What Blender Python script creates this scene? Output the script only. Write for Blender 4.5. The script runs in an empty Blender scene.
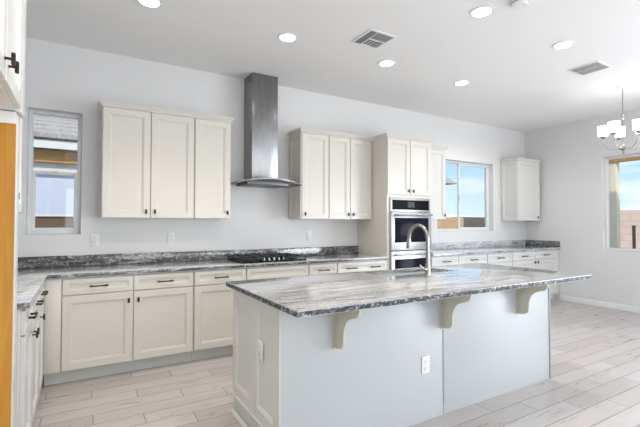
import bpy, bmesh, math, random
from mathutils import Vector, Matrix
random.seed(4)
R = math.radians
SC = bpy.context.scene
COL = SC.collection

# ------------------------------------------------------------------ camera
yaw, pitch, roll, CH = R(30.5684), R(1.2159), R(-0.11775), 1.3417
fw0 = Vector((math.sin(yaw), math.cos(yaw), 0)); el = Vector((math.cos(yaw), -math.sin(yaw), 0)); up = Vector((0, 0, 1))
fw = fw0 * math.cos(pitch) + up * math.sin(pitch)
et = up * math.cos(pitch) - fw0 * math.sin(pitch)
cx = el * math.cos(roll) - et * math.sin(roll)
cy = el * math.sin(roll) + et * math.cos(roll)
cam_d = bpy.data.cameras.new('camera'); cam = bpy.data.objects.new('camera', cam_d); COL.objects.link(cam)
M = Matrix((cx, cy, -fw)).transposed().to_4x4(); M.translation = (0, 0, CH)
cam.matrix_world = M
cam_d.sensor_width = 36; cam_d.lens = 402.394 / 640 * 36; cam_d.clip_start = .02; cam_d.clip_end = 500
SC.camera = cam

# ------------------------------------------------------------------ view
vs = SC.view_settings
vs.view_transform = 'Standard'; vs.look = 'None'; vs.gamma = 1; vs.use_curve_mapping = False
vs.exposure = 0.56

# ------------------------------------------------------------------ sky
W = bpy.data.worlds.new('sky'); SC.world = W; W.use_nodes = True
n = W.node_tree.nodes; l = W.node_tree.links; n.clear()
tc = n.new('ShaderNodeTexCoord'); sep = n.new('ShaderNodeSeparateXYZ'); l.new(tc.outputs['Generated'], sep.inputs[0])
gr = n.new('ShaderNodeValToRGB'); l.new(sep.outputs['Z'], gr.inputs[0])
e = gr.color_ramp.elements
e[0].position = 0.0; e[0].color = (.72, .86, 1, 1); e[1].position = .45; e[1].color = (.30, .56, .94, 1)
k = e.new(.12); k.color = (.45, .71, .98, 1)
mp = n.new('ShaderNodeMapping'); mp.inputs['Scale'].default_value = (1.6, 1.6, 7); l.new(tc.outputs['Generated'], mp.inputs[0])
nz = n.new('ShaderNodeTexNoise'); nz.inputs['Scale'].default_value = 2.2; nz.inputs['Detail'].default_value = 6; l.new(mp.outputs[0], nz.inputs['Vector'])
cr = n.new('ShaderNodeValToRGB'); l.new(nz.outputs[0], cr.inputs[0])
cr.color_ramp.elements[0].position = .44; cr.color_ramp.elements[0].color = (0, 0, 0, 1)
cr.color_ramp.elements[1].position = .59; cr.color_ramp.elements[1].color = (.85, .85, .85, 1)
mx = n.new('ShaderNodeMix'); mx.data_type = 'RGBA'
l.new(cr.outputs[0], mx.inputs[0]); l.new(gr.outputs[0], mx.inputs[6]); mx.inputs[7].default_value = (1, 1, 1, 1)
bg = n.new('ShaderNodeBackground'); bg.inputs['Strength'].default_value = .80; l.new(mx.outputs[2], bg.inputs[0])
ow = n.new('ShaderNodeOutputWorld'); l.new(bg.outputs[0], ow.inputs[0])

def lamp(name, kind, loc, rot, energy, color=(1, 1, 1), **kw):
    d = bpy.data.lights.new(name, kind); d.energy = energy; d.color = color
    for a, b in kw.items(): setattr(d, a, b)
    o = bpy.data.objects.new(name, d); COL.objects.link(o); o.location = loc; o.rotation_euler = rot
    return o
lamp('sun', 'SUN', (0, -20, 30), (R(52), 0, R(-32)), 2.0, (1, .95, .88), angle=R(.6))
# added daylight fills at unseen openings behind and right, tilted up for the ceiling
lamp('rear_daylight_fill', 'AREA', (2.9, -3.95, 1.25), (R(116), 0, 0), 84, (.97, .98, 1), shape='RECTANGLE', size=6.6, size_y=2.3)
lamp('side_daylight_fill', 'AREA', (7.08, -1.2, 1.2), (R(108), 0, R(90)), 160, (.85, .92, 1), shape='RECTANGLE', size=3.4, size_y=2.2)

# ------------------------------------------------------------------ materials
def mat(name, color, rough=.5, metal=0, spec=.5, coat=0, emit=None, es=0):
    m = bpy.data.materials.new(name); m.use_nodes = True
    b = m.node_tree.nodes['Principled BSDF']
    b.inputs['Base Color'].default_value = (*color, 1); b.inputs['Roughness'].default_value = rough
    b.inputs['Metallic'].default_value = metal; b.inputs['Specular IOR Level'].default_value = spec
    b.inputs['Coat Weight'].default_value = coat
    if emit: b.inputs['Emission Color'].default_value = (*emit, 1); b.inputs['Emission Strength'].default_value = es
    return m
class NT:
    def __init__(s, m): s.t = m.node_tree; s.b = s.t.nodes['Principled BSDF']
    def n(s, typ, **kw):
        o = s.t.nodes.new('ShaderNode' + typ)
        for a, b in kw.items():
            if a.startswith('i_'): o.inputs[a[2:].replace('_', ' ')].default_value = b
            else: setattr(o, a, b)
        return o
    def l(s, a, b): s.t.links.new(a, b)
    def math(s, op, a, b=None):
        o = s.n('Math', operation=op)
        for i, x in enumerate((a, b)):
            if x is None: continue
            if isinstance(x, (int, float)): o.inputs[i].default_value = x
            else: s.l(x, o.inputs[i])
        return o.outputs[0]
    def ramp(s, f, stops):
        o = s.n('ValToRGB'); s.l(f, o.inputs[0]); el_ = o.color_ramp.elements
        while len(el_) < len(stops): el_.new(.5)
        for q, (p, c) in zip(el_, stops): q.position = p; q.color = (*c, 1) if len(c) == 3 else c
        return o.outputs[0]
    def pos(s, scale=(1, 1, 1), loc=(0, 0, 0)):
        g = s.n('NewGeometry'); m_ = s.n('Mapping'); m_.inputs['Scale'].default_value = scale; m_.inputs['Location'].default_value = loc
        s.l(g.outputs['Position'], m_.inputs[0]); return m_.outputs[0]
    def noise(s, v, sc, det=4, dist=0, rough=.5):
        o = s.n('TexNoise', i_Scale=sc, i_Detail=det, i_Distortion=dist, i_Roughness=rough); s.l(v, o.inputs['Vector']); return o.outputs[0]
    def mix(s, f, a, b, blend='MIX'):
        o = s.n('Mix', data_type='RGBA', blend_type=blend)
        for i, x in ((0, f), (6, a), (7, b)):
            if isinstance(x, (int, float)): o.inputs[i].default_value = x
            elif isinstance(x, tuple): o.inputs[i].default_value = (*x, 1)
            else: s.l(x, o.inputs[i])
        return o.outputs[2]
    def bump(s, h, strength, dist=.01):
        o = s.n('Bump', i_Strength=strength, i_Distance=dist); s.l(h, o.inputs['Height']); s.l(o.outputs[0], s.b.inputs['Normal'])

def plaster(name, col, rough=.85, b=.12):
    m = mat(name, col, rough, spec=.25); t = NT(m)
    t.bump(t.noise(t.pos(), 70, 3), b, .004); return m
WALL = plaster('wall_paint', (.745, .745, .745))
CEIL = plaster('ceiling_paint', (.84, .84, .835), .9, .08)
TRIM = mat('trim_paint', (.80, .80, .80), .45)
CAB = mat('cream_cabinet_paint', (.69, .66, .60), .28, spec=.5)
CABL = mat('white_cabinet_paint', (.70, .692, .665), .25, spec=.55)
TOE = mat('toe_kick_paint', (.64, .645, .61), .5)
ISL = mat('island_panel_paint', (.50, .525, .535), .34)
CORB = mat('corbel_paint', (.60, .585, .475), .4)
BRONZE = mat('oil_rubbed_bronze', (.035, .024, .02), .38, metal=.6)
BLACK = mat('cast_iron', (.02, .02, .021), .5)
ENAMEL = mat('black_enamel', (.003, .003, .004), .2, spec=.03)
GLASSB = mat('oven_glass', (.012, .011, .022), .14, spec=.06)
SHADOWGAP = mat('dark_recess', (.05, .05, .05), .9)
VENTG = mat('vent_slat_enamel', (.24, .24, .24), .5)
PLASTIC = mat('white_plastic', (.80, .80, .80), .35)
SLOT = mat('outlet_slot', (.25, .25, .25), .6)
VINYL = mat('window_vinyl', (.78, .80, .79), .4)
LAMPW = mat('lamp_lens', (1, 1, 1), .4, emit=(1, .98, .95), es=9)
SHADE = mat('frosted_glass_shade', (.95, .95, .95), .4, emit=(1, .98, .96), es=1.15)
NICKEL = mat('brushed_nickel', (.36, .35, .33), .3, metal=1)
def steel(name, c, rough, sc):
    m = mat(name, c, rough, metal=1); t = NT(m)
    v = t.noise(t.pos(sc), 30, 3); t.bump(v, .02, .002)
    t.l(t.ramp(t.noise(t.pos(sc, (3, 1, 2)), 9, 2), [(.3, (rough - .02,) * 3), (.7, (rough + .03,) * 3)]), t.b.inputs['Roughness'])
    return m
STEEL = steel('brushed_steel', (.27, .275, .28), .26, (8, 8, .3))
STEELH = steel('brushed_oven_steel', (.52, .52, .52), .32, (.3, 8, 8))
STEELD = steel('dark_steel_filter', (.14, .14, .14), .4, (8, .5, 8))

def granite(name, seed, sc, base, vein, speck, tint=(1, 1, 1), rough=.13, white=1.0, coat=.6):
    """base: (dark, light) of the broad bands; vein, speck: how much of the dark veins and grains shows"""
    m = mat(name, (.6, .6, .6), rough, spec=.6 if coat else .2, coat=coat); t = NT(m); t.b.inputs['Coat Roughness'].default_value = .03
    p = t.pos(sc, (seed, seed * .7, seed * .3))
    wv = t.n('TexNoise', i_Scale=.9, i_Detail=2); t.l(p, wv.inputs['Vector'])
    add = t.n('VectorMath', operation='MULTIPLY_ADD'); t.l(wv.outputs['Color'], add.inputs[0]); add.inputs[1].default_value = (.8, .8, .8); t.l(p, add.inputs[2])
    pw = add.outputs[0]
    big = t.noise(pw, 2.0, 6, .5, .6)
    d_, l_ = base
    b_ = t.ramp(big, [(.30, (d_, d_, d_ * 1.01)), (.47, ((d_ + l_) / 2,) * 3), (.62, (l_, l_ * .993, l_ * .98))])
    st = t.noise(pw, 5.5, 7, .8, .68)
    c1 = t.mix(t.math('MULTIPLY', t.ramp(st, [(.34 + vein * .16, (1, 1, 1)), (.44 + vein * .18, (0, 0, 0))]), .55 + .4 * vein), b_, (.045, .047, .052))
    wht = t.noise(t.pos(sc, (seed + 9, 3, seed)), 6.5, 6, .8, .65)
    c1 = t.mix(t.math('MULTIPLY', t.ramp(wht, [(.56, (0, 0, 0)), (.66, (1, 1, 1))]), .7 * white), c1, (.78, .775, .76))
    fine = t.noise(t.pos(), 60, 3, .4, .6)
    c2 = t.mix(t.math('MULTIPLY', t.ramp(fine, [(.38, (1, 1, 1)), (.47, (0, 0, 0))]), speck), c1, (.045, .045, .05))
    wm = t.ramp(t.noise(t.pos((1, 1, 1), (5, 2, 1)), 42, 3), [(.56, (0, 0, 0)), (.66, (1, 1, 1))])
    c3 = t.mix(t.math('MULTIPLY', wm, speck * .8 * white), c2, (.78, .78, .77))
    t.l(t.mix(1.0, c3, tint, 'MULTIPLY'), t.b.inputs['Base Color'])
    return m
GRAN_I = granite('island_granite', 3.1, (.55, 6.5, 6.5), (.30, .57), .40, .34)
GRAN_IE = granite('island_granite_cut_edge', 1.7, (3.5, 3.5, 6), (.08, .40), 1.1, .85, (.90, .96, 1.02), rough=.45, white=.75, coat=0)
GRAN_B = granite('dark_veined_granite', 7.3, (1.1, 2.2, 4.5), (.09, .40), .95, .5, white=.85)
GRAN_BT = granite('veined_granite_top_with_glare', 2.3, (1.1, 3.2, 3.2), (.48, .76), .22, .26)  # top of the dark granite, with window glare lightened into its colour
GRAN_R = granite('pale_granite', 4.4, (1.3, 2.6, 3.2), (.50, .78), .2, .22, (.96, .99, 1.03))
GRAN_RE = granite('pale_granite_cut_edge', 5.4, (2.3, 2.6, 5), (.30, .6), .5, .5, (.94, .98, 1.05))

def wood(name, c0, c1, axis=(12, 12, .8), rough=.5):
    m = mat(name, c0, rough); t = NT(m)
    v = t.noise(t.pos(axis), 2.2, 5, 1.2)
    t.l(t.ramp(v, [(.3, c0), (.7, c1)]), t.b.inputs['Base Color']); return m
RAWWOOD = wood('raw_maple_plywood', (.44, .185, .012), (.56, .26, .025))
ROUGHW = wood('weathered_patio_timber', (.60, .58, .46), (.72, .69, .55))
BEAMW = wood('orange_patio_beam', (.42, .20, .05), (.62, .36, .13), (.8, 12, 12))
STUCCO = plaster('neighbour_stucco', (.62, .68, .82), .9, .3)
STUCCO_T = plaster('tan_stucco', (.55, .47, .36), .9, .3)
FASCIA = mat('fascia_paint', (.72, .74, .72), .6)
ROOF = wood('clay_roof_tile', (.26, .235, .21), (.52, .48, .44), (14, 14, 3), .8)
def block(name, ca, cb, mortar, w=.4, h=.2, axis='x'):
    m = mat(name, ca, .9); t = NT(m)
    g = t.n('NewGeometry'); s_ = t.n('SeparateXYZ'); t.l(g.outputs['Position'], s_.inputs[0])
    c_ = t.n('CombineXYZ'); t.l(s_.outputs['X' if axis == 'x' else 'Y'], c_.inputs[0]); t.l(s_.outputs['Z'], c_.inputs[1])
    b = t.n('TexBrick', i_Scale=1, i_Mortar_Size=.008, i_Brick_Width=w, i_Row_Height=h); t.l(c_.outputs[0], b.inputs['Vector'])
    b.inputs['Color1'].default_value = (*ca, 1); b.inputs['Color2'].default_value = (*cb, 1); b.inputs['Mortar'].default_value = (*mortar, 1)
    t.l(b.outputs[0], t.b.inputs['Base Color']); return m
BLK_BROWN = block('brown_block', (.13, .085, .055), (.16, .10, .065), (.16, .11, .07))
BLK_TAN = block('tan_block', (.48, .34, .17), (.55, .42, .25), (.35, .27, .18))
BLK_DARK = block('dark_block', (.10, .085, .068), (.13, .11, .088), (.08, .07, .06))
BLK_PINK = block('pink_block', (.72, .57, .48), (.78, .63, .54), (.60, .48, .41), axis='y')
HILL = mat('dry_hill', (.72, .67, .60), .95)
DIRT = plaster('desert_ground', (.48, .40, .31), .95, .4)

def floor_mat():
    m = mat('wood_look_floor_tile', (.6, .55, .5), .22, spec=.5); t = NT(m)
    g = t.n('NewGeometry'); s_ = t.n('SeparateXYZ'); t.l(g.outputs['Position'], s_.inputs[0])
    WD, LN, OFF = .1525, .915, .305
    y = t.math('DIVIDE', t.math('ADD', s_.outputs['Y'], -1.548 + .1525 * 60), WD)
    row = t.math('FLOOR', y); fy = t.math('FRACT', y)
    x = t.math('DIVIDE', t.math('ADD', t.math('ADD', s_.outputs['X'], -3.13 + .915 * 60), t.math('MULTIPLY', t.math('ADD', row, -60.0), OFF)), LN)
    til = t.math('FLOOR', x); fx = t.math('FRACT', x)
    dy = t.math('MULTIPLY', t.math('MINIMUM', fy, t.math('SUBTRACT', 1.0, fy)), WD)
    dx = t.math('MULTIPLY', t.math('MINIMUM', fx, t.math('SUBTRACT', 1.0, fx)), LN)
    d = t.math('MINIMUM', dx, dy)
    gm = t.math('LESS_THAN', d, .0030)
    cv = t.n('CombineXYZ'); t.l(row, cv.inputs[0]); t.l(til, cv.inputs[1])
    wn = t.n('TexWhiteNoise', noise_dimensions='3D'); t.l(cv.outputs[0], wn.inputs['Vector'])
    # grain, shifted per plank
    sh = t.n('VectorMath', operation='MULTIPLY_ADD'); t.l(wn.outputs['Color'], sh.inputs[0]); sh.inputs[1].default_value = (7, 7, 7); t.l(t.pos((1.5, 11, 1)), sh.inputs[2])
    gn = t.noise(sh.outputs[0], 1.6, 6, 1.4, .6)
    base = t.ramp(wn.outputs['Value'], [(0, (.475, .43, .405)), (.5, (.515, .475, .455)), (1, (.56, .525, .51))])
    gcol = t.ramp(gn, [(.3, (.91, .90, .895)), (.65, (1.04, 1.04, 1.04))])
    c = t.mix(1.0, base, gcol, 'MULTIPLY')
    c = t.mix(gm, c, (.19, .18, .175))
    t.l(c, t.b.inputs['Base Color'])
    t.l(t.ramp(gn, [(.3, (.26,) * 3), (.7, (.36,) * 3)]), t.b.inputs['Roughness'])
    t.bump(t.math('SUBTRACT', 1.0, gm), .25, .002)
    return m
FLOOR = floor_mat()
def glass_mat():
    m = bpy.data.materials.new('window_glass'); m.use_nodes = True; t = m.node_tree; t.nodes.clear()
    tr = t.nodes.new('ShaderNodeBsdfTransparent'); gl = t.nodes.new('ShaderNodeBsdfGlossy'); gl.inputs['Roughness'].default_value = .01
    lw = t.nodes.new('ShaderNodeLayerWeight'); lw.inputs['Blend'].default_value = .5
    pw_ = t.nodes.new('ShaderNodeMath'); pw_.operation = 'POWER'; pw_.inputs[1].default_value = 5; t.links.new(lw.outputs['Facing'], pw_.inputs[0])
    fr = t.nodes.new('ShaderNodeMath'); fr.operation = 'MULTIPLY_ADD'; fr.inputs[1].default_value = .9; fr.inputs[2].default_value = .035; t.links.new(pw_.outputs[0], fr.inputs[0])
    mx_ = t.nodes.new('ShaderNodeMixShader'); o = t.nodes.new('ShaderNodeOutputMaterial')
    t.links.new(fr.outputs[0], mx_.inputs[0]); t.links.new(tr.outputs[0], mx_.inputs[1]); t.links.new(gl.outputs[0], mx_.inputs[2]); t.links.new(mx_.outputs[0], o.inputs[0])
    return m
GLASS = glass_mat()

# ------------------------------------------------------------------ mesh helpers
class MB:
    def __init__(s): s.bm = bmesh.new(); s.mats = []
    def box(s, x0, x1, y0, y1, z0, z1, bevel=0, seg=2):
        vv = [s.bm.verts.new((x, y, z)) for x in (x0, x1) for y in (y0, y1) for z in (z0, z1)]
        fs = [s.bm.faces.new([vv[i] for i in f]) for f in ((0, 1, 3, 2), (4, 6, 7, 5), (0, 4, 5, 1), (2, 3, 7, 6), (0, 2, 6, 4), (1, 5, 7, 3))]
        if bevel:
            ed = list({e_ for f in fs for e_ in f.edges})
            bmesh.ops.bevel(s.bm, geom=ed, offset=bevel, segments=seg, profile=.5, affect='EDGES', clamp_overlap=True)
        return s
    def prism(s, poly, a0, a1, axis='x', bevel=0, smooth=False):
        def P(p, a): return {'x': (a, p[0], p[1]), 'y': (p[0], a, p[1]), 'z': (p[0], p[1], a)}[axis]
        A = [s.bm.verts.new(P(p, a0)) for p in poly]; B = [s.bm.verts.new(P(p, a1)) for p in poly]
        fs = [s.bm.faces.new(A), s.bm.faces.new(B[::-1])]
        k_ = len(poly)
        for i in range(k_):
            f = s.bm.faces.new((A[i], B[i], B[(i + 1) % k_], A[(i + 1) % k_])); f.smooth = smooth; fs.append(f)
        bmesh.ops.recalc_face_normals(s.bm, faces=fs)
        if bevel:
            ed = list(fs[0].edges) + list(fs[1].edges)
            bmesh.ops.bevel(s.bm, geom=ed, offset=bevel, segments=2, profile=.5, affect='EDGES', clamp_overlap=True)
        return s
    def rings(s, rings, cap0=True, cap1=True, closed=True, smooth=False):
        RV = [[s.bm.verts.new(p) for p in r] for r in rings]; fs = []
        for a, b in zip(RV, RV[1:]):
            k_ = len(a)
            for i in range(k_ if closed else k_ - 1):
                f = s.bm.faces.new((a[i], a[(i + 1) % k_], b[(i + 1) % k_], b[i])); f.smooth = smooth; fs.append(f)
        if cap0: fs.append(s.bm.faces.new(RV[0][::-1]))
        if cap1: fs.append(s.bm.faces.new(RV[-1]))
        bmesh.ops.recalc_face_normals(s.bm, faces=fs)
        return s
    def tube(s, pts, r, k_=12):
        pts = [Vector(p) for p in pts]; rs = r if isinstance(r, (list, tuple)) else [r] * len(pts)
        out = []; ref = None
        for i, p in enumerate(pts):
            t_ = (pts[min(i + 1, len(pts) - 1)] - pts[max(i - 1, 0)]).normalized()
            if ref is None:
                ref = t_.orthogonal().normalized()
            ref = (ref - t_ * ref.dot(t_)).normalized(); b_ = t_.cross(ref)
            out.append([p + (ref * math.cos(2 * math.pi * j / k_) + b_ * math.sin(2 * math.pi * j / k_)) * rs[i] for j in range(k_)])
        return s.rings(out, smooth=True)
    def lathe(s, prof, c=(0, 0, 0), axis='z', k_=24, caps=True):
        out = []
        for r, h in prof:
            rg = []
            for j in range(k_):
                a = 2 * math.pi * j / k_; u_, v_ = r * math.cos(a), r * math.sin(a)
                rg.append(Vector(c) + Vector({'z': (u_, v_, h), 'y': (u_, h, v_), 'x': (h, u_, v_)}[axis]))
            out.append(rg)
        return s.rings(out, caps, caps, smooth=True)
    def build(s, name, m, parent=None, loc=None, smooth_angle=35):
        me = bpy.data.meshes.new(name)
        if loc is not None: bmesh.ops.translate(s.bm, verts=s.bm.verts, vec=-Vector(loc))
        s.bm.to_mesh(me); s.bm.free(); me.materials.append(m)
        me.set_sharp_from_angle(angle=R(smooth_angle))
        o = bpy.data.objects.new(name, me); COL.objects.link(o)
        if loc is not None: o.location = loc
        if parent: o.parent = parent
        return o
def tag(o, label=None, cat=None, group=None, kind=None):
    for a, b in (('label', label), ('category', cat), ('group', group), ('kind', kind)):
        if b: o[a] = b
    return o
def thing(name, label, cat, loc=(0, 0, 0), rz=0, group=None):
    o = bpy.data.objects.new(name, None); COL.objects.link(o); o.location = loc; o.rotation_euler = (0, 0, rz); o.empty_display_size = .1
    return tag(o, label, cat, group)
def struct(name, mb, m, loc=None, parent=None):
    o = mb.build(name, m, parent, loc)
    if not parent: o['kind'] = 'structure'
    return o
def shaker(mb, x0, x1, z0, z1, stile=.058, t=.02, y=0, drawer=False):
    if drawer: stile = .036
    def ring(i, d): return [(x0 + i, y + d, z0 + i), (x1 - i, y + d, z0 + i), (x1 - i, y + d, z1 - i), (x0 + i, y + d, z1 - i)]
    mb.rings([ring(0, t), ring(0, .002), ring(.002, 0), ring(stile, 0), ring(stile + .003, .005), ring(stile + .011, .006), ring(stile + .015, .0125)])
    return mb
def knob(mb, x, z, y=0):
    mb.lathe([(.006, 0), (.0045, -.004), (.0045, -.02)], (x, y, z), 'y', 10)
    mb.box(x - .009, x + .009, y - .03, y - .018, z - .021, z + .021, .003)
def pull(mb, x, z, y=0, ln=.135):
    h = ln / 2
    mb.tube([(x - h, y - .026, z + .001), (x - h * .8, y - .029, z), (x, y - .032, z), (x + h * .8, y - .029, z), (x + h, y - .026, z + .001)], [.0085, .006, .0055, .006, .0085], 8)
    for s_ in (-1, 1):
        mb.tube([(x + s_ * h * .78, y + .001, z), (x + s_ * h * .78, y - .029, z)], [.0075, .005], 8)
CROWN = [(0, 0), (.006, 0), (.006, .010), (.010, .014), (.016, .022), (.026, .031), (.028, .035), (.033, .037), (.033, .047), (0, .047)]
def crown(mb, w, y0, y1, z, left, right, prof=CROWN):
    pts = []
    if left: pts += [((0, y1), (-1, 0)), ((0, y0), (-1, -1))]
    else: pts += [((0, y0), (0, -1))]
    if right: pts += [((w, y0), (1, -1)), ((w, y1), (1, 0))]
    else: pts += [((w, y0), (0, -1))]
    mb.rings([[(p[0] + o_ * d[0], p[1] + o_ * d[1], z + h) for o_, h in prof] for p, d in pts])
    mb.box(.001, w - .001, y0 + .001, y1, z, z + .045)

def cabinet(name, label, cat, org, rz, w, z0, z1, depth, fronts, m=CAB, toe=False, crn=None, group=None, box=True, shells=None):
    """org: floor point under the left end of the front; local x runs along the front, y goes into the wall"""
    r = thing(name, label, cat, org, rz, group)
    b = MB()
    if shells:
        for s_ in shells: b.box(*s_)
    else: b.box(.0005, w - .0005, .021, depth, z0, z1)
    b.build('carcass', m, r)
    if toe:
        MB().box(.0005, w - .0005, .085, depth - .01, 0.001, z0).build('toe_kick', TOE, r)
    for f in fronts:
        kd = f[0]; x0_, x1_, a, c = f[1:5]
        if kd == 'filler':
            MB().box(x0_, x1_, .004, .021, a, c, .001).build('filler_strip', m, r); continue
        o = shaker(MB(), x0_, x1_, a, c, drawer=(kd != 'door')).build({'door': 'door', 'drawer': 'drawer', 'false': 'false_front'}[kd], m, r)
        for (hk, hx, hz) in f[5]:
            q = MB()
            if hk == 'k': knob(q, hx, hz)
            else: pull(q, hx, hz)
            q.build('knob' if hk == 'k' else 'pull', BRONZE, o)
    if crn:
        q = MB(); crown(q, w, .008, crn[3] if len(crn) > 3 else depth, *crn[:3]); q.build('crown_moulding', m, r)
    return r

# ------------------------------------------------------------------ the room
YW, XR, XL, ZC, YB = 4.5334, 7.136, -.866, 3.035, -4.0
struct('floor', MB().box(XL - .15, XR + .15, YB - .15, YW + .15, -.08, 0), FLOOR)
struct('ceiling', MB().box(XL - .15, XR + .15, YB - .15, YW + .15, ZC, ZC + .12), CEIL)
W1 = (-.446, -.012, 1.220, 2.396); W2 = (4.83, 6.213, 1.195, 2.362); W3 = (1.55, 3.235, .905, 2.388)
T = .16
def wall_x(y0, y1, x0, x1, holes):
    b = MB(); xs = x0
    for (a, c, z0, z1) in holes:
        b.box(xs, a, y0, y1, 0, ZC); b.box(a, c, y0, y1, 0, z0); b.box(a, c, y0, y1, z1, ZC); xs = c
    b.box(xs, x1, y0, y1, 0, ZC); return b
def wall_y(x0, x1, y0, y1, holes):
    b = MB(); ys = y0
    for (a, c, z0, z1) in holes:
        b.box(x0, x1, ys, a, 0, ZC)
        if z0 > 0: b.box(x0, x1, a, c, 0, z0)
        b.box(x0, x1, a, c, z1, ZC); ys = c
    b.box(x0, x1, ys, y1, 0, ZC); return b
struct('wall_back', wall_x(YW, YW + T, XL - T, XR + T, [W1, W2]), WALL)
struct('wall_left', MB().box(XL - T, XL, YB, YW, 0, ZC), WALL)
struct('wall_right', wall_y(XR, XR + T, YB, YW, [(-2.9, .5, 0, 2.3), W3]), WALL)
b = MB(); b.box(XL - T, -.4, YB - T, YB, 0, ZC); b.box(6.2, XR + T, YB - T, YB, 0, ZC); b.box(-.4, 6.2, YB - T, YB, 2.4, ZC); b.box(-.4, 6.2, YB - T, YB, 0, .1)
struct('wall_rear', b, WALL)
def skirting(y0, y1):
    return MB().prism([(XR - .001, .001), (XR - .014, .001), (XR - .014, .072), (XR - .010, .082), (XR - .006, .09), (XR - .001, .09)], y0, y1, 'y')
# prism with axis y takes (x,z) pairs
struct('baseboard_right', skirting(.55, 3.90), TRIM)
struct('baseboard_corner', skirting(-3.99, -2.95), TRIM)

def window_struct(name, org, rz, w, h, layout):
    """local: x across, y outwards, z up; origin = lower left of the opening at the inner wall plane"""
    r = bpy.data.objects.new(name, None); COL.objects.link(r); r.location = org; r.rotation_euler = (0, 0, rz); r['kind'] = 'structure'
    F = .032; y0, y1 = .085, .155
    b = MB()
    b.box(0.0005, F, y0, y1, .0005, h - .0005, .003); b.box(w - F, w - .0005, y0, y1, .0005, h - .0005, .003)
    b.box(F, w - F, y0, y1, .0005, F, .003); b.box(F, w - F, y0, y1, h - F, h - .0005, .003)
    b.build('window_frame', VINYL, r)
    for kind, x0_, x1_, a, c, yy in layout:
        s_ = .030 if kind == 'sash' else .006
        b = MB()
        b.box(x0_, x0_ + s_, yy, yy + .03, a, c, .002); b.box(x1_ - s_, x1_, yy, yy + .03, a, c, .002)
        b.box(x0_ + s_, x1_ - s_, yy, yy + .03, a, a + s_, .002); b.box(x0_ + s_, x1_ - s_, yy, yy + .03, c - s_, c, .002)
        b.build('sash', VINYL, r)
        MB().box(x0_ + s_, x1_ - s_, yy + .012, yy + .018, a + s_, c - s_).build('pane', GLASS, r)
    return r
w1w, w1h = W1[1] - W1[0], W1[3] - W1[2]
r = window_struct('window_1', (W1[0], YW, W1[2]), 0, w1w, w1h,
    [('light', .032, w1w - .032, .585, w1h - .032, .118), ('sash', .032, w1w - .032, .032, .60, .09)])
MB().box(w1w / 2 - .02, w1w / 2 + .02, .078, .092, .592, .606, .002).build('sash_lock', VINYL, r)
w2w, w2h = W2[1] - W2[0], W2[3] - W2[2]
r = window_struct('window_2', (W2[0], YW, W2[2]), 0, w2w, w2h,
    [('light', .032, .655, .032, w2h - .032, .12), ('sash', .60, w2w - .032, .032, w2h - .032, .088)])
MB().box(.606, .622, .072, .09, .50, .60, .002).build('sash_latch', VINYL, r)
w3w, w3h = W3[1] - W3[0], W3[3] - W3[2]
window_struct('window_3', (XR, W3[1], W3[2]), R(-90), w3w, w3h,
    [('light', .032, w3w / 2 + .02, .032, w3h - .032, .12), ('sash', w3w / 2 - .02, w3w - .032, .032, w3h - .032, .088)])

# ------------------------------------------------------------------ outdoors
struct('ground', MB().box(-40, 60, -30, 80, -.22, -.1), DIRT)
def house(name, label, x0, x1, y0, y1, zw, eave, slope, wall_m, over=.5, hip=True):
    r = thing(name, label, 'house', ((x0 + x1) / 2, (y0 + y1) / 2, -.1))
    o = r.location
    q = MB().box(x0 - o.x, x1 - o.x, y0 - o.y, y1 - o.y, 0, zw + .1); q.build('house_wall', wall_m, r)
    X0, X1, Y0, Y1 = x0 - over - o.x, x1 + over - o.x, y0 - over - o.y, y1 + over - o.y
    zr = eave + slope * (Y1 - Y0) / 2 + .1; ze = eave + .1; ym = (Y0 + Y1) / 2; hx = (Y1 - Y0) / 2 if hip else 0
    hx = min(hx, (X1 - X0) / 2 - .05)
    q = MB(); bm = q.bm; V = [bm.verts.new(p) for p in ((X0, Y0, ze), (X1, Y0, ze), (X1, Y1, ze), (X0, Y1, ze), (X0 + hx, ym, zr), (X1 - hx, ym, zr))]
    for f in ((0, 1, 5, 4), (2, 3, 4, 5), (1, 2, 5), (3, 0, 4), (3, 2, 1, 0)): bm.faces.new([V[i] for i in f])
    # tile courses: barrel ribs running down the front slope
    L_ = math.hypot((Y1 - Y0) / 2, zr - ze); cnt = int((X1 - X0) / .22)
    rf = q.build('roof', ROOF, r)
    return r, rf, (X0, X1, Y0, ze, hx, ym, zr)
hr, rf, (hX0, hX1, hY0, hze, hhx, hym, hzr) = house('neighbour_house', 'tile-roofed stucco house seen through the small window beside the tall refrigerator panel', -4.2, 2.6, 8.15, 13.5, 2.58, 2.69, .42, STUCCO, .36)
q = MB()
L_ = math.hypot(hym - hY0, hzr - hze); sl = (hzr - hze) / (hym - hY0)
for i in range(9):                       # courses of tiles, stepping up the front slope
    ya = hY0 + i * .30 - .03; za = hze + i * .30 * sl
    a0, a1 = hX0 + i * .30, hX1 - i * .30
    q.rings([[(a0, ya, za + .0), (a0, ya, za + .075), (a0, ya + .33, za + .055 + .33 * sl), (a0, ya + .33, za + .33 * sl)],
             [(a1, ya, za + .0), (a1, ya, za + .075), (a1, ya + .33, za + .055 + .33 * sl), (a1, ya + .33, za + .33 * sl)]])
q.build('tile_course', ROOF, rf)
MB().box(hX0, hX1, hY0 - .03, hY0 + .0, hze - .17, hze - .035).build('fascia', FASCIA, hr)
MB().box(hX0, hX1, hY0 - .05, hY0 - .0, hze - .035, hze - .002).build('gutter', BLACK, hr)
MB().box(-3.3, 3.3, -2.675 - .20, -2.675 - .06, 2.42, 2.62).build('patio_beam', BEAMW, hr)
MB().box(-3.3, 3.3, -2.675 - .10, -2.675 - .002, 2.27, 2.42).build('header_band', FASCIA, hr)
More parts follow.
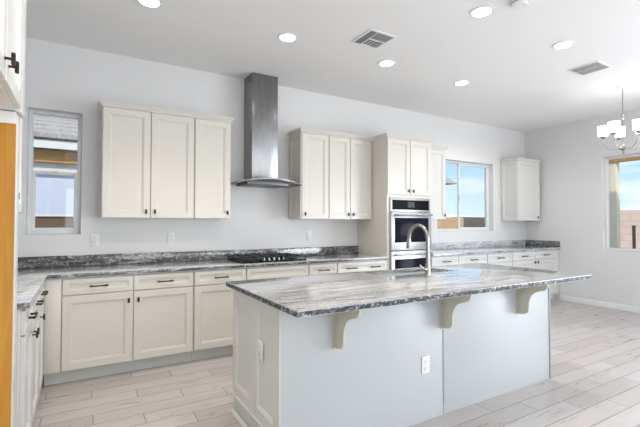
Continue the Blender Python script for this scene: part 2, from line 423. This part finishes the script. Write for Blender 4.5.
def slabwall(name, label, x0, x1, y0, y1, z1, m, capm=None):
    q = MB().box(x0, x1, y0, y1, -.1, z1)
    r = q.build(name, m, None, ((x0 + x1) / 2, (y0 + y1) / 2, -.1)); tag(r, label, 'garden wall')
    if capm:
        MB().box(x0 - r.location.x, x1 - r.location.x, y0 - .03 - r.location.y, y1 + .03 - r.location.y, z1 + .1, z1 + .13).build('wall_cap', capm, r)
    return r
slabwall('block_wall', 'brown block garden wall with pale cap outside the small left window', -4, 2.6, 6.5, 6.68, 1.41, BLK_BROWN, FASCIA)
slabwall('block_wall', 'tan sunlit block wall outside the left half of the sliding window', 5, 10.80, 9, 9.2, 1.50, BLK_TAN)
slabwall('block_wall', 'dark brown block wall outside the right half of the sliding window', 10.85, 19, 9.3, 9.5, 1.52, BLK_DARK)
slabwall('block_wall', 'pinkish block wall beyond the dining window on the right wall', 14, 14.2, -4, 8.5, 1.72, BLK_PINK)
house('neighbour_house', 'house with a dark roof corner showing at the left edge of the sliding window', 6.4, 9.72, 10.2, 14, 2.5, 2.62, .75, STUCCO_T, 1.05)
q = MB().prism([(20, -.1), (30, 1.6), (38, 2.4), (48, 2.9), (58, 3.3), (70, 3.1), (80, 2.6), (92, -.1)], 62, 66, 'y')
o = q.build('hill', HILL); o['kind'] = 'structure'
q = thing('patio_cover', 'rough timber patio post and beam outside the dining window', 'patio cover', (8.2, 3.53, -.1))
MB().box(-.06, .06, -.075, .075, 0, 2.52, .006).build('post', ROUGHW, q)
MB().box(-.09, .09, -5.5, .6, 2.52, 2.80, .006).build('beam', BEAMW, q)
q = MB().box(-.03, .03, -.03, .03, 0, 1.35, .004); q.box(-.035, .035, -.035, .035, 1.35, 1.37)
o = q.build('fence_post', BLACK); o.location = (12.6, 4.96, -.1); tag(o, 'slim dark steel post standing in front of the pinkish block wall', 'post')

# ------------------------------------------------------------------ wall cabinets, back wall
UF, UT, DT = 4.203, 2.412, 2.408        # door plane, carcass top, door top
UD = YW - UF - .001
def upper(label, x0, x1, doors, crn, grp='wall cabinets on the back wall', m=CAB, z0=1.377):
    fr = [('door', a - x0, c - x0, z0 + .003, DT, [('k', kx - x0, z0 + .062)] if kx else []) for a, c, kx in doors]
    return cabinet('wall_cabinet', label, 'wall cabinet', (x0, UF, 0), 0, x1 - x0, z0, UT, UD, fr, m, crn=(UT, *crn), group=grp)
upper('cream two-door wall cabinet with crown moulding beside the small window', .148, .985, [(.154, .564, .528), (.572, .979, .608)], (True, False))
upper('cream single-door wall cabinet just left of the range hood', .985, 1.372, [(.993, 1.364, 1.330)], (False, True))
u2 = upper('cream single-door wall cabinet just right of the range hood', 2.229, 2.612, [(2.236, 2.606, 2.272)], (True, False))
upper('cream two-door wall cabinet between hood side and oven tower', 2.612, 3.276, [(2.618, 2.926, 2.892), (2.934, 3.27, 2.968)], (False, False))
o = shaker(MB(), .012, UD - .004, 1.38, DT, .045, .012).build('end_panel', CAB, u2); o.rotation_euler = (0, 0, R(-90)); o.location = (-.012, UD, 0)
upper('narrow white wall cabinet between oven tower and sliding window', 4.052, 4.665, [(4.06, 4.658, 4.62)], (False, True), m=CABL, z0=1.385)
ur = upper('white wall cabinet hanging alone in the far right corner', 6.43, 7.070, [(6.436, 7.064, 6.975)], (True, False), m=CABL, z0=1.372)
o = shaker(MB(), .012, UD - .004, 1.376, DT, .045, .012).build('end_panel', CABL, ur); o.rotation_euler = (0, 0, R(-90)); o.location = (-.012, UD, 0)

# oven tower
TX0, TX1, TF = 3.281, 4.048, 3.897
tw = TX1 - TX0; td = YW - TF - .001
sh = [(0, .02, .021, td, .10, UT), (tw - .02, tw, .021, td, .10, UT), (.02, tw - .02, .021, td, 1.672, UT), (.02, tw - .02, .021, td, .10, .42),
      (.02, tw - .02, td - .02, td, .42, 1.672), (.0, .042, .012, .021, .10, 1.685), (tw - .042, tw, .012, .021, .10, 1.685), (.042, tw - .042, .012, .021, 1.655, 1.685)]
tower = cabinet('oven_tower', 'tall cream cabinet tower holding the double wall oven', 'tall cabinet', (TX0, TF, 0), 0, tw, .10, UT, td,
    [('door', .006, tw / 2 - .004, 1.695, DT, [('k', tw / 2 - .042, 1.745)]), ('door', tw / 2 + .004, tw - .006, 1.695, DT, [('k', tw / 2 + .042, 1.745)]),
     ('drawer', .006, tw - .006, .11, .41, [('p', tw / 2, .26)])], CAB, toe=True, crn=(UT, True, True, .25), shells=sh)
ov = thing('wall_oven', 'stainless double wall oven with black glass doors in the cabinet tower', 'oven', (TX0 + tw / 2, TF, .43))
OW = .345
def ob(x0, x1, y0, y1, z0, z1, bev=0): return MB().box(x0, x1, y0, y1, z0 - .43, z1 - .43, bev)
ob(-OW + .01, OW - .01, .025, .55, .43, 1.648).build('oven_body', BLACK, ov)
q = ob(-OW, OW, -.012, .025, 1.475, 1.650, .003); q.build('control_frame', STEELH, ov)
cp = ob(-OW + .03, OW - .03, -.016, -.011, 1.500, 1.625).build('control_panel', ENAMEL, ov)
ob(-.06, .06, -.0175, -.0155, 1.530, 1.605).build('display', mat('display_glass', (.045, .05, .06), .2, spec=.1), cp)
def oven_door(z0, z1, wz0, wz1, hz):
    d = ob(-OW, OW, -.03, .025, z0, z1, .004).build('oven_door', STEELH, ov)
    ob(-OW + .055, OW - .055, -.034, -.029, wz0, wz1, .001).build('window', GLASSB, d)
    h = MB(); h.tube([(-OW + .03, -.075, hz - .43), (OW - .03, -.075, hz - .43)], .011, 12)
    for s_ in (-1, 1): h.box(s_ * (OW - .06) - .009, s_ * (OW - .06) + .009, -.075, -.028, hz - .43 - .009, hz - .43 + .009, .002)
    h.build('handle', STEEL, d)
oven_door(.985, 1.470, 1.085, 1.398, 1.435)
oven_door(.440, .975, .560, .875, .932)

# ------------------------------------------------------------------ base cabinets, back wall
BF = 3.903; BD = YW - BF - .001; BT = .878
def base(label, x0, x1, fronts, m=CAB, grp='base cabinets along the back wall'):
    fr = []
    for f in fronts: fr.append((f[0], f[1] - x0, f[2] - x0, f[3], f[4], [(a, hx - x0, hz) for a, hx, hz in f[5]] if len(f) > 5 else []))
    return cabinet('base_cabinet', label, 'base cabinet', (x0, BF, 0), 0, x1 - x0, .115, BT, BD, fr, m, toe=True, group=grp)
DR0, DR1, DO0, DO1 = .738, .866, .122, .728
base('cream two-door base cabinet with two drawers nearest the inside counter corner', -.254, .919,
     [('filler', -.2535, -.140, .118, BT - .004), ('drawer', -.132, .393, DR0, DR1, [('p', .128, .800)]), ('drawer', .401, .913, DR0, DR1, [('p', .66, .800)]),
      ('door', -.132, .393, DO0, DO1, [('k', .358, .655)]), ('door', .401, .913, DO0, DO1, [('k', .436, .655)])])
base('cream one-door base cabinet just left of the cooktop', .921, 1.440, [('drawer', .927, 1.434, DR0, DR1, [('p', 1.18, .800)]), ('door', .927, 1.434, DO0, DO1, [('k', 1.398, .655)])])
base('cream base cabinet with a plain false front under the cooktop', 1.442, 2.164, [('false', 1.448, 2.158, DR0, DR1), ('door', 1.448, 1.799, DO0, DO1, [('k', 1.765, .655)]), ('door', 1.807, 2.158, DO0, DO1, [('k', 1.84, .655)])])
base('narrow cream base cabinet just right of the cooktop', 2.166, 2.540, [('drawer', 2.172, 2.534, DR0, DR1, [('p', 2.353, .800)]), ('door', 2.172, 2.534, DO0, DO1, [('k', 2.21, .655)])])
base('wide cream base cabinet with a two-pull drawer against the oven tower', 2.542, 3.279, [('drawer', 2.548, 3.273, DR0, DR1, [('p', 2.735, .800), ('p', 3.085, .800)]), ('door', 2.548, 2.906, DO0, DO1, [('k', 2.87, .655)]), ('door', 2.914, 3.273, DO0, DO1, [('k', 2.95, .655)])])
gR = 'base cabinets under the sliding window'
base('white base cabinet under the pale counter against the oven tower', 4.050, 4.582, [('drawer', 4.058, 4.576, DR0, DR1, [('p', 4.33, .800)]), ('door', 4.058, 4.576, DO0, DO1, [('k', 4.54, .655)])], CABL, gR)
base('white base cabinet second from the oven tower under the sliding window', 4.584, 5.207, [('drawer', 4.590, 5.201, DR0, DR1, [('p', 4.895, .800)]), ('door', 4.590, 5.201, DO0, DO1, [('k', 5.165, .655)])], CABL, gR)
base('white base cabinet under the right half of the sliding window', 5.209, 5.802, [('drawer', 5.215, 5.796, DR0, DR1, [('p', 5.505, .800)]), ('door', 5.215, 5.796, DO0, DO1, [('k', 5.25, .655)])], CABL, gR)
base('white two-drawer base cabinet with paired knobs in the far right corner', 5.804, 7.132,
     [('drawer', 5.810, 6.421, DR0, DR1, [('p', 6.115, .800)]), ('drawer', 6.429, 7.015, DR0, DR1, [('p', 6.72, .800)]),
      ('door', 5.810, 6.421, DO0, DO1, [('k', 6.385, .690)]), ('door', 6.429, 7.015, DO0, DO1, [('k', 6.465, .690)]), ('filler', 7.022, 7.130, .118, BT - .004)], CABL, gR)

# ------------------------------------------------------------------ left run (fronts face +X)
LF = -.253; LD = LF - XL - .001
def leftbase(label, y0, y1, fronts):
    fr = [(f[0], f[1] - y0, f[2] - y0, f[3], f[4], [(a, hx - y0, hz) for a, hx, hz in f[5]] if len(f) > 5 else []) for f in fronts]
    return cabinet('base_cabinet', label, 'base cabinet', (LF, y0, 0), R(90), y1 - y0, .06, BT, LD, fr, CABL, toe=True, group='base cabinets along the left wall')
le = leftbase('white base cabinet of the left run with its exposed end facing the camera', 2.645, 3.050, [('drawer', 2.651, 3.046, DR0, DR1, [('p', 2.845, .80)]), ('door', 2.651, 3.046, .07, DO1, [('k', 3.010, .652)])])
shaker(MB(), -LD + .004, -.024, .07, BT - .006, .045, .012).build('end_panel', CABL, le).location = (0, 0, 0)
o = [c for c in le.children if c.name.startswith('end_panel')][0]; o.rotation_euler = (0, 0, R(-90)); o.location = (-.0125, 0, 0)
leftbase('white middle base cabinet of the left run', 3.052, 3.498, [('drawer', 3.057, 3.494, DR0, DR1, [('p', 3.275, .80)]), ('door', 3.057, 3.494, .07, DO1, [('k', 3.093, .652)])])
leftbase('white base cabinet of the left run nearest the inside corner', 3.500, 3.901, [('drawer', 3.506, 3.88, DR0, DR1, [('p', 3.69, .80)]), ('door', 3.506, 3.88, .07, DO1, [('k', 3.54, .652)])])
# wall cabinets over the left counter
cabinet('wall_cabinet', 'glossy white wall cabinet over the left counter, glimpsed past the refrigerator panel', 'wall cabinet', (-.368, 2.645, 0), R(90), .86, 1.40, UT, -.368 - XL - .001,
        [('door', .006, .426, 1.403, DT, [('k', .39, 1.47)]), ('door', .434, .854, 1.403, DT, [('k', .47, 1.50)])], CABL, crn=(UT, False, True))
# tall panel and the cabinet above the refrigerator space
fp = thing('refrigerator_panel', 'tall white end panel with raw orange plywood inner face at the left edge', 'end panel', (-.55, 2.21, 0))
MB().box(-.315, .300, -.045, .067, .001, 1.812, .002).build('end_panel', CABL, fp)
MB().box(-.315, .300, -.066, -.0455, 1.760, 1.812, .001).build('top_rail', CABL, fp)
tag(MB().box(-.315, .299, -.066, -.0455, .001, 1.759).build('plywood_face', RAWWOOD, fp), 'raw orange plywood inner face')
fz = 1.815
cabinet('wall_cabinet', 'white cabinet above the empty refrigerator space, cropped at the upper left', 'wall cabinet', (-.231, 1.20, 0), R(90), 1.077, fz, UT, -.231 - XL - .001,
        [('door', .12, .526, fz + .012, DT, [('k', .49, fz + .075)]), ('door', .534, .94, fz + .012, DT, [('k', .575, fz + .075)]), ('filler', .944, 1.076, fz, UT), ('filler', 0, .116, fz, UT)], CABL, crn=(UT, False, True))

# ------------------------------------------------------------------ countertops on the walls
CF = BF - .018; LX = -.233
ct = thing('countertop', 'dark veined granite L-shaped countertop running along the left and back walls', 'countertop', (-.5, 4.2, .880))
def rel(mb, root): bmesh.ops.translate(mb.bm, verts=mb.bm.verts, vec=-root.location); return mb
def edge_slab(mb, root, top_m, edge_m):
    mb.bm.normal_update()
    for f in mb.bm.faces: f.material_index = 1 if abs(f.normal.z) < .3 else 0
    o = mb.build('slab', top_m, root); o.data.materials.append(edge_m); return o
poly = [(XL + .002, 2.628), (LX, 2.628), (LX, CF), (TX0 - .003, CF), (TX0 - .003, YW - .002), (XL + .002, YW - .002)]
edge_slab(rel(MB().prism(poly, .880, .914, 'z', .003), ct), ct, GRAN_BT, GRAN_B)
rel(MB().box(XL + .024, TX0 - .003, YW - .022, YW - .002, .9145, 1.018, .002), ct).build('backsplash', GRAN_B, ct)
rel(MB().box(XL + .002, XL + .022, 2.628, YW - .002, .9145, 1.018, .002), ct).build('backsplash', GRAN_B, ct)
cr_ = thing('countertop', 'pale granite countertop below the sliding window', 'countertop', (5.6, 4.2, .880))
edge_slab(rel(MB().box(TX1 + .006, XR - .002, CF, YW - .002, .880, .914, .003), cr_), cr_, GRAN_R, GRAN_RE)
rel(MB().box(TX1 + .006, XR - .024, YW - .022, YW - .002, .9145, 1.018, .002), cr_).build('backsplash', GRAN_R, cr_)
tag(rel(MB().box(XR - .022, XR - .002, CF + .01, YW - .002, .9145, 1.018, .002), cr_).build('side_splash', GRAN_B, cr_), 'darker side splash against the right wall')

# ------------------------------------------------------------------ cooktop
ck = thing('cooktop', 'black gas cooktop with cast iron grates and a row of silver knobs', 'cooktop', (1.79, 4.21, .9145))
MB().box(-.38, .38, -.255, .245, 0, .012, .004).build('cooktop_plate', ENAMEL, ck)
for (bx, by, br) in ((-.26, -.11, .04), (-.26, .12, .05), (0, .06, .06), (.26, -.11, .05), (.26, .12, .04)):
    bu = MB().lathe([(br, .0125), (br, .022), (br * .8, .026), (br * .75, .034), (br * .2, .036)], (bx, by, 0), 'z', 20).build('burner', BLACK, ck)
for gx0, gx1 in ((-.372, -.132), (-.125, .125), (.132, .372)):
    g = MB(); gy0, gy1 = (-.235, .23) if gx0 != -.125 else (-.10, .23)
    for xx in (gx0, gx1 - .012): g.box(xx, xx + .012, gy0, gy1, .034, .05, .002)
    for yy in (gy0, gy1 - .012, (gy0 + gy1) / 2 - .006): g.box(gx0, gx1, yy, yy + .012, .034, .05, .002)
    xm = (gx0 + gx1) / 2; g.box(xm - .006, xm + .006, gy0, gy1, .036, .052, .002)
    for xx in (gx0, gx1 - .012):
        for yy in (gy0, gy1 - .012): g.box(xx, xx + .012, yy, yy + .012, .012, .036)
    g.build('grate', BLACK, ck)
for i in range(5):
    MB().lathe([(.019, .0125), (.019, .018), (.016, .020), (.014, .042), (.004, .044)], (-.116 + i * .058, -.20, 0), 'z', 16).build('control_knob', STEEL, ck)

# ------------------------------------------------------------------ range hood
hd = thing('range_hood', 'stainless chimney range hood with a thin arched canopy on the back wall', 'range hood', (1.795, YW - .001, 1.74))
HX = 1.795
q = MB(); q.box(-.163, .154, -.262, 0, .055, 1.293, .002); q.build('chimney', STEEL, hd)
rows = []
NN = 16
top, bot = [], []
q = MB()
for i in range(NN + 1):
    s_ = -1 + 2 * i / NN
    x = s_ * .385; z = .020 + .048 * (1 - s_ * s_); yf = -.43 - .085 * (1 - s_ * s_)
    rows.append([(x, yf, z), (x, yf, z + .014), (x, -.0, z + .014), (x, -.0, z)])
q.rings(rows, smooth=True); q.build('canopy', STEEL, hd, smooth_angle=40)
MB().box(-.25, .25, -.36, -.002, .016, .07, .004).build('motor_housing', STEELD, hd)
f = MB()
for a, c in ((-.24, -.005), (.005, .24)): f.box(a, c, -.345, -.03, .012, .016, .001)
f.build('grease_filter', STEELD, hd)

# ------------------------------------------------------------------ island
IX0, IX1, IY0, IY1 = .925, 3.487, 2.0, 2.795
isl = thing('kitchen_island', 'large pale kitchen island base with corbels under the counter overhang', 'kitchen island', (IX0, IY0, 0))
w_, d_ = IX1 - IX0, IY1 - IY0
b = MB()                                   # hollow carcass so that the sink bowl has its room
b.box(.021, w_ - .012, .012, .03, .001, .880); b.box(.021, w_ - .012, d_ - .03, d_ - .021, .115, .880); b.box(.021, .05, .03, d_ - .03, .13, .880)
b.box(w_ - .05, w_ - .012, .03, d_ - .03, .001, .880); b.box(.021, w_ - .012, .03, d_ - .021, .115, .13)
b.build('carcass', ISL, isl)
MB().box(.012, 1.258, 0, .0115, .001, .879, .0008).build('back_panel', ISL, isl)
MB().box(1.262, w_ - .012, 0, .0115, .001, .879, .0008).build('back_panel', ISL, isl)
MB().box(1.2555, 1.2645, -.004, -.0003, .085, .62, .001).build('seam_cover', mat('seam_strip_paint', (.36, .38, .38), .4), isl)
MB().box(w_ - .0115, w_ + .004, -.006, d_ - .03, .001, .879, .001).build('end_shade_strip', mat('shaded_edge_grey', (.30, .31, .32), .4), isl)  # thin strip whose dark grey paints the shadow line at the island end
# left end: two framed panels, corner post, base
sd = thing('end', '', '')
for a, c in ((.012, .388), (.394, .772)):
    o = shaker(MB(), d_ - c, d_ - a, .150, .874, .066, .02).build('end_panel', CABL, isl)
    o.rotation_euler = (0, 0, R(-90)); o.location = (0, d_, 0)
bpy.data.objects.remove(sd)
MB().box(.0, .012, -.0005, .010, .001, .879, .001).build('corner_post', mat('corner_shadow_gap_olive', (.56, .555, .48), .4), isl)  # olive tone paints in the shadow gap at the island corner
pb = MB(); pb.box(.018, .0205, .012, d_ - .004, .002, .15); pb.build('base_plinth', CABL, isl)
MB().prism([(.018, .001), (-.008, .001), (-.008, .010), (.002, .022), (.006, .030), (.018, .030)], .0, d_ - .0, 'y').build('shoe_moulding', CABL, isl)
MB().prism([(.018, .118), (.006, .120), (-.004, .132), (-.010, .140), (-.010, .148), (-.002, .1495), (.018, .1495)], .012, d_ - .0, 'y').build('base_moulding', CABL, isl)
# kitchen side of the island (door fronts face the back wall)
for i in range(4):
    x0_ = .03 + i * .625
    o = shaker(MB(), 0, .615, .122, .728).build('door', CABL, isl); o.rotation_euler = (0, 0, R(180)); o.location = (x0_ + .615, d_, 0)
    k2 = MB(); knob(k2, .57 if i % 2 else .045, .655); k2.build('knob', BRONZE, o)
    o = shaker(MB(), 0, .615, .738, .866, drawer=True).build('drawer', CABL, isl); o.rotation_euler = (0, 0, R(180)); o.location = (x0_ + .615, d_, 0)
    if i != 2:
        k2 = MB(); pull(k2, .3, .80); k2.build('pull', BRONZE, o)
prof = [(0, .8785), (-.248, .8785), (-.248, .864), (-.245, .850), (-.236, .836), (-.222, .825), (-.205, .818), (-.180, .812), (-.155, .802), (-.133, .786),
        (-.115, .764), (-.104, .740), (-.098, .712), (-.096, .680), (-.095, .655), (-.089, .638), (-.076, .624), (-.058, .615), (-.036, .610), (0, .608)]
for cxx in (1.274, 2.160, 3.026):
    cb = MB().prism([(y_ - .0045, z_) for y_, z_ in prof], cxx - IX0 + .002, cxx - IX0 + .018, 'x', .0015).build('corbel', CORB, isl)
    MB().box(cxx - IX0 - .004, cxx - IX0 + .024, -.0042, -.0003, .598, .8785, .001).build('corbel_shade_plate', CORB, cb)  # plate added for the strip of shadow beside the corbel

# island counter with sink cut-out
SX0, SX1, SY0, SY1 = 2.06, 2.84, 2.46, 2.77
ic = thing('island_countertop', 'grey streaked granite slab on top of the kitchen island', 'countertop', (2.25, 2.27, .8805))
def slab_hole(o0, o1, p0, p1, h0, h1, z0, z1):
    q = MB(); bm = q.bm
    O = [(o0[0], o0[1]), (o1[0], o0[1]), (o1[0], o1[1]), (o0[0], o1[1])]; H = [(h0[0], h0[1]), (h1[0], h0[1]), (h1[0], h1[1]), (h0[0], h1[1])]
    vt = lambda pts, z: [bm.verts.new((x, y, z)) for x, y in pts]
    ot, ht, obv, hb = vt(O, z1), vt(H, z1), vt(O, z0), vt(H, z0)
    for i in range(4):
        j = (i + 1) % 4
        bm.faces.new((ot[i], ot[j], ht[j], ht[i])); bm.faces.new((obv[j], obv[i], hb[i], hb[j]))
        f_ = bm.faces.new((obv[i], obv[j], ot[j], ot[i])); f_.material_index = 1
        bm.faces.new((ht[i], ht[j], hb[j], hb[i]))
    ed = [e_ for e_ in bm.edges if all(v in ot for v in e_.verts)] + [e_ for e_ in bm.edges if all(v in obv for v in e_.verts)]
    bmesh.ops.bevel(bm, geom=ed, offset=.004, segments=2, profile=.5, affect='EDGES')
    return q
q = rel(slab_hole((.892, 1.719), (3.612, 2.833), 0, 0, (SX0, SY0), (SX1, SY1), .8805, .914), ic)
sl_ = q.build('slab', GRAN_I, ic); sl_.data.materials.append(GRAN_IE)
sk = thing('sink', 'undermount steel sink bowl set into the island counter', 'sink', (2.45, 2.615, .62))
q = MB()
a, c = SX0 - 2.45 - .01, SX1 - 2.45 + .01; e0, e1 = SY0 - 2.615 - .01, SY1 - 2.615 + .01
q.rings([[(x * k1, y * k1, z) for x, y in ((a, e0), (c, e0), (c, e1), (a, e1))] for k1, z in ((1.05, .258), (1, .258), (.985, .03), (.93, .01))], False, True)
q.rings([[(x * k1, y * k1, z) for x, y in ((a, e0), (c, e0), (c, e1), (a, e1))] for k1, z in ((1.05, .258), (1.02, .25), (1.0, .02), (.95, .0))], False, True)
q.build('bowl', mat('satin_sink_steel', (.78, .78, .78), .35, metal=1), sk)
MB().lathe([(.045, .0105), (.045, .013), (.03, .013), (.028, .011)], (0, 0, 0), 'z', 20).build('drain', STEEL, sk)
fx, fy = 2.375, 2.33
fc = thing('faucet', 'tall gooseneck brushed nickel faucet standing on the island counter', 'faucet', (fx, fy, .9142))
MB().lathe([(.030, 0), (.030, .006), (.024, .012), (.022, .05), (.022, .085), (.018, .10)], (0, 0, 0), 'z', 20).build('base', NICKEL, fc)
pts = [(0, 0, .095), (0, 0, .20), (0, 0, .29)]
pts += [(0, .107 - .107 * math.cos(R(t_)), .29 + .112 * math.sin(R(t_))) for t_ in range(10, 176, 10)]
MB().tube(pts + [(0, .214, .285)], .0145, 14).build('spout', NICKEL, fc)
MB().tube([(0, .214, .287), (0, .215, .27), (0, .217, .235), (0, .218, .208)], [.016, .019, .021, .020], 14).build('spray_head', NICKEL, fc)
h = MB(); h.tube([(-.015, 0, .055), (-.045, 0, .055)], .014, 12); h.tube([(-.04, 0, .056), (-.062, .0, .066), (-.085, .0, .09)], [.009, .007, .006], 10); h.build('handle', NICKEL, fc)

# ------------------------------------------------------------------ outlets
def outlet(label, loc, rz, double=False, grp='wall outlets'):
    r = thing('wall_outlet', label, 'outlet', loc, rz, grp)
    w = .036
    MB().box(-w, w, -.006, -.0006, -.059, .059, .002).build('cover_plate', PLASTIC, r)
    for s_ in (-1, 1):
        q = MB().box(-.015, .015, -.0085, -.006, s_ * .022 - .015, s_ * .022 + .015, .002).build('socket', PLASTIC, r)
        k2 = MB(); k2.box(-.008, -.005, -.0092, -.0084, s_ * .022 - .004, s_ * .022 + .007); k2.box(.005, .008, -.0092, -.0084, s_ * .022 - .004, s_ * .022 + .007); k2.build('slot', SLOT, q)
    return r
outlet('white outlet on the back wall nearest the small window', (.11, YW, 1.161), 0)
outlet('white outlet on the back wall left of the range hood', (.822, YW, 1.167), 0)
outlet('white outlet on the back wall right of the cooktop', (2.514, YW, 1.162), 0)
outlet('white outlet on the framed left end of the island', (IX0 + .009, 2.272, .572), R(-90), grp='island outlets')
outlet('white outlet on the long flat side of the island', (2.012, IY0, .378), 0, grp='island outlets')
outlet('white outlet low on the right wall under the dining window', (XR, 3.37, .30), R(-90) + R(180))

# ------------------------------------------------------------------ ceiling fittings
LR = .078
def downlight(x, y, label):
    r = thing('recessed_light', label, 'ceiling light', (x, y, ZC), 0, 'round recessed ceiling lights')
    MB().lathe([(LR - .006, -.0006), (LR + .018, -.0006), (LR + .018, -.005), (LR, -.008), (LR - .006, -.006)], (0, 0, 0), 'z', 32, False).build('trim_ring', TRIM, r)
    MB().lathe([(LR - .002, -.001), (LR - .002, -.005), (.001, -.006)], (0, 0, 0), 'z', 32).build('lens', LAMPW, r)
    lamp('downlight_lamp', 'SPOT', (x, y, ZC - .02), (0, 0, 0), 32, (1, .945, .88) if x < 2 else (1, .985, .965), spot_size=R(94), spot_blend=.9, shadow_soft_size=.07)
downlight(.424, 3.30, 'glowing recessed ceiling light cut by the top edge above the left wall cabinets')
downlight(1.601, 3.30, 'glowing recessed ceiling light nearest the range hood chimney')
downlight(2.770, 3.30, 'glowing recessed ceiling light just beyond the dark louvred ceiling vent')
downlight(3.942, 3.30, 'glowing recessed ceiling light above the oven tower, smallest in view')
downlight(2.743, 2.095, 'large glowing recessed ceiling light beside the smoke detector')
downlight(3.924, 2.095, 'glowing recessed ceiling light next to the right grey ceiling vent')
for x_, y_ in ((.424, 2.095), (1.601, 2.095), (.6, .7), (5.4, 3.5)):   # added lamps without fixtures, two on the ceiling grid, to lift floor and counters
    lamp('downlight_lamp', 'SPOT', (x_, y_, ZC - .02), (0, 0, 0), 32, (1, .945, .88), spot_size=R(150), spot_blend=.6, shadow_soft_size=.07)
def vent(cx_, cy_, hw, label, split):
    r = thing('ceiling_vent', label, 'ceiling vent', (cx_, cy_, ZC), 0, 'square ceiling air vents')
    q = MB(); t_ = .022
    q.box(-hw, hw, -hw, -hw + t_, -.008, -.0006, .002); q.box(-hw, hw, hw - t_, hw, -.008, -.0006, .002)
    q.box(-hw, -hw + t_, -hw + t_, hw - t_, -.008, -.0006, .002); q.box(hw - t_, hw, -hw + t_, hw - t_, -.008, -.0006, .002)
    q.build('vent_frame', PLASTIC, r)
    i_ = hw - t_
    MB().box(-i_, i_, -i_, i_, -.002, -.0006).build('duct_opening', SHADOWGAP, r)
    s1 = MB()
    def slats_x(m_, x0, x1, y0, y1, tilt, n_):
        for k_ in range(n_):
            yy = y0 + (y1 - y0) * (k_ + .5) / n_; hh = (y1 - y0) / n_ * .36
            m_.rings([[(x, yy - hh, -.004 - .005 * (tilt < 0)), (x, yy + hh, -.004 - .005 * (tilt > 0)), (x, yy + hh, -.003 - .005 * (tilt > 0)), (x, yy - hh, -.003 - .005 * (tilt < 0))] for x in (x0, x1)])
    def slats_y(m_, x0, x1, y0, y1, tilt, n_):
        for k_ in range(n_):
            xx = x0 + (x1 - x0) * (k_ + .5) / n_; hh = (x1 - x0) / n_ * .36
            m_.rings([[(xx - hh, y, -.004 - .005 * (tilt < 0)), (xx + hh, y, -.004 - .005 * (tilt > 0)), (xx + hh, y, -.003 - .005 * (tilt > 0)), (xx - hh, y, -.003 - .005 * (tilt < 0))] for y in (y0, y1)])
    if split:
        slats_y(s1, -i_, -i_ * .45, -i_, i_, 1, 3); slats_x(s1, -i_ * .40, i_, -i_, -.01, 1, 4); s1.build('louvre', VENTG, r)
        s2 = MB(); slats_x(s2, -i_ * .40, i_ * .5, .005, i_, -1, 5); slats_y(s2, i_ * .53, i_, .005, i_, -1, 3); s2.build('louvre', PLASTIC, r)
        bar = MB(); bar.box(-i_ * .45, -i_ * .40, -i_, i_, -.009, -.003); bar.box(-i_ * .4, i_, -.01, .005, -.009, -.003); bar.build('divider', PLASTIC, r)
    else:
        slats_x(s1, -i_, -.004, -i_, i_, 1, 9); slats_x(s1, .004, i_, -i_, i_, 1, 9); s1.build('louvre', VENTG, r)
        MB().box(-.004, .004, -i_, i_, -.009, -.003).build('divider', PLASTIC, r)
vent(2.301, 2.925, .152, 'square ceiling vent with dark louvred quarters above the range', True)
vent(4.770, 2.270, .158, 'square ceiling vent with even grey slats toward the chandelier', False)
sdt = thing('smoke_detector', 'round white smoke detector cropped by the top edge of the ceiling', 'smoke detector', (2.86, 1.845, ZC))
MB().lathe([(.070, -.0006), (.070, -.012), (.062, -.016), (.058, -.034), (.050, -.040), (.004, -.041)], (0, 0, 0), 'z', 32).build('housing', PLASTIC, sdt)
MB().lathe([(.0635, -.0165), (.0635, -.020), (.060, -.022)], (0, 0, 0), 'z', 32, False).build('vent_slot', SLOT, sdt)

# chandelier
CXX, CYY = 5.745, 2.36
ch = thing('chandelier', 'five-arm nickel chandelier with lit white glass shades', 'chandelier', (CXX, CYY, ZC))
MB().lathe([(.066, -.0006), (.066, -.008), (.05, -.018), (.018, -.028), (.008, -.045)], (0, 0, 0), 'z', 28).build('ceiling_canopy', PLASTIC, ch)
q = MB(); q.tube([(0, 0, -.04), (0, 0, -.74)], .006, 10)
q.lathe([(.006, -.34), (.016, -.36), (.010, -.38), (.018, -.40), (.006, -.42)], (0, 0, 0), 'z', 16)
q.build('stem', NICKEL, ch)
MB().lathe([(.006, -.72), (.022, -.74), (.030, -.765), (.034, -.785), (.020, -.80), (.012, -.815), (.016, -.83), (.004, -.845)], (0, 0, 0), 'z', 20).build('hub', NICKEL, ch)
RA = .205
def arm_pts(a): return [(r_ * math.cos(a), r_ * math.sin(a), z_) for r_, z_ in ((.02, -.775), (.07, -.785), (.12, -.775), (.165, -.74), (.19, -.70), (RA, -.655), (RA, -.61))]
for k_ in range(5):
    a = R(33 + 72 * k_)
    ar = MB().tube(arm_pts(a), .005, 10).build('arm', NICKEL, ch)
    px, py = RA * math.cos(a), RA * math.sin(a)
    MB().lathe([(.012, -.63), (.030, -.615), (.034, -.603), (.010, -.600)], (px, py, 0), 'z', 16).build('cup', NICKEL, ar)
    MB().lathe([(.012, -.600), (.050, -.598), (.0585, -.590), (.062, -.470), (.059, -.470), (.055, -.588), (.010, -.594)], (px, py, 0), 'z', 28, False).build('lamp_shade', SHADE, ar)
lamp('chandelier_lamp', 'POINT', (CXX, CYY, ZC - .55), (0, 0, 0), 2.5, (1, .96, .90), shadow_soft_size=.22)
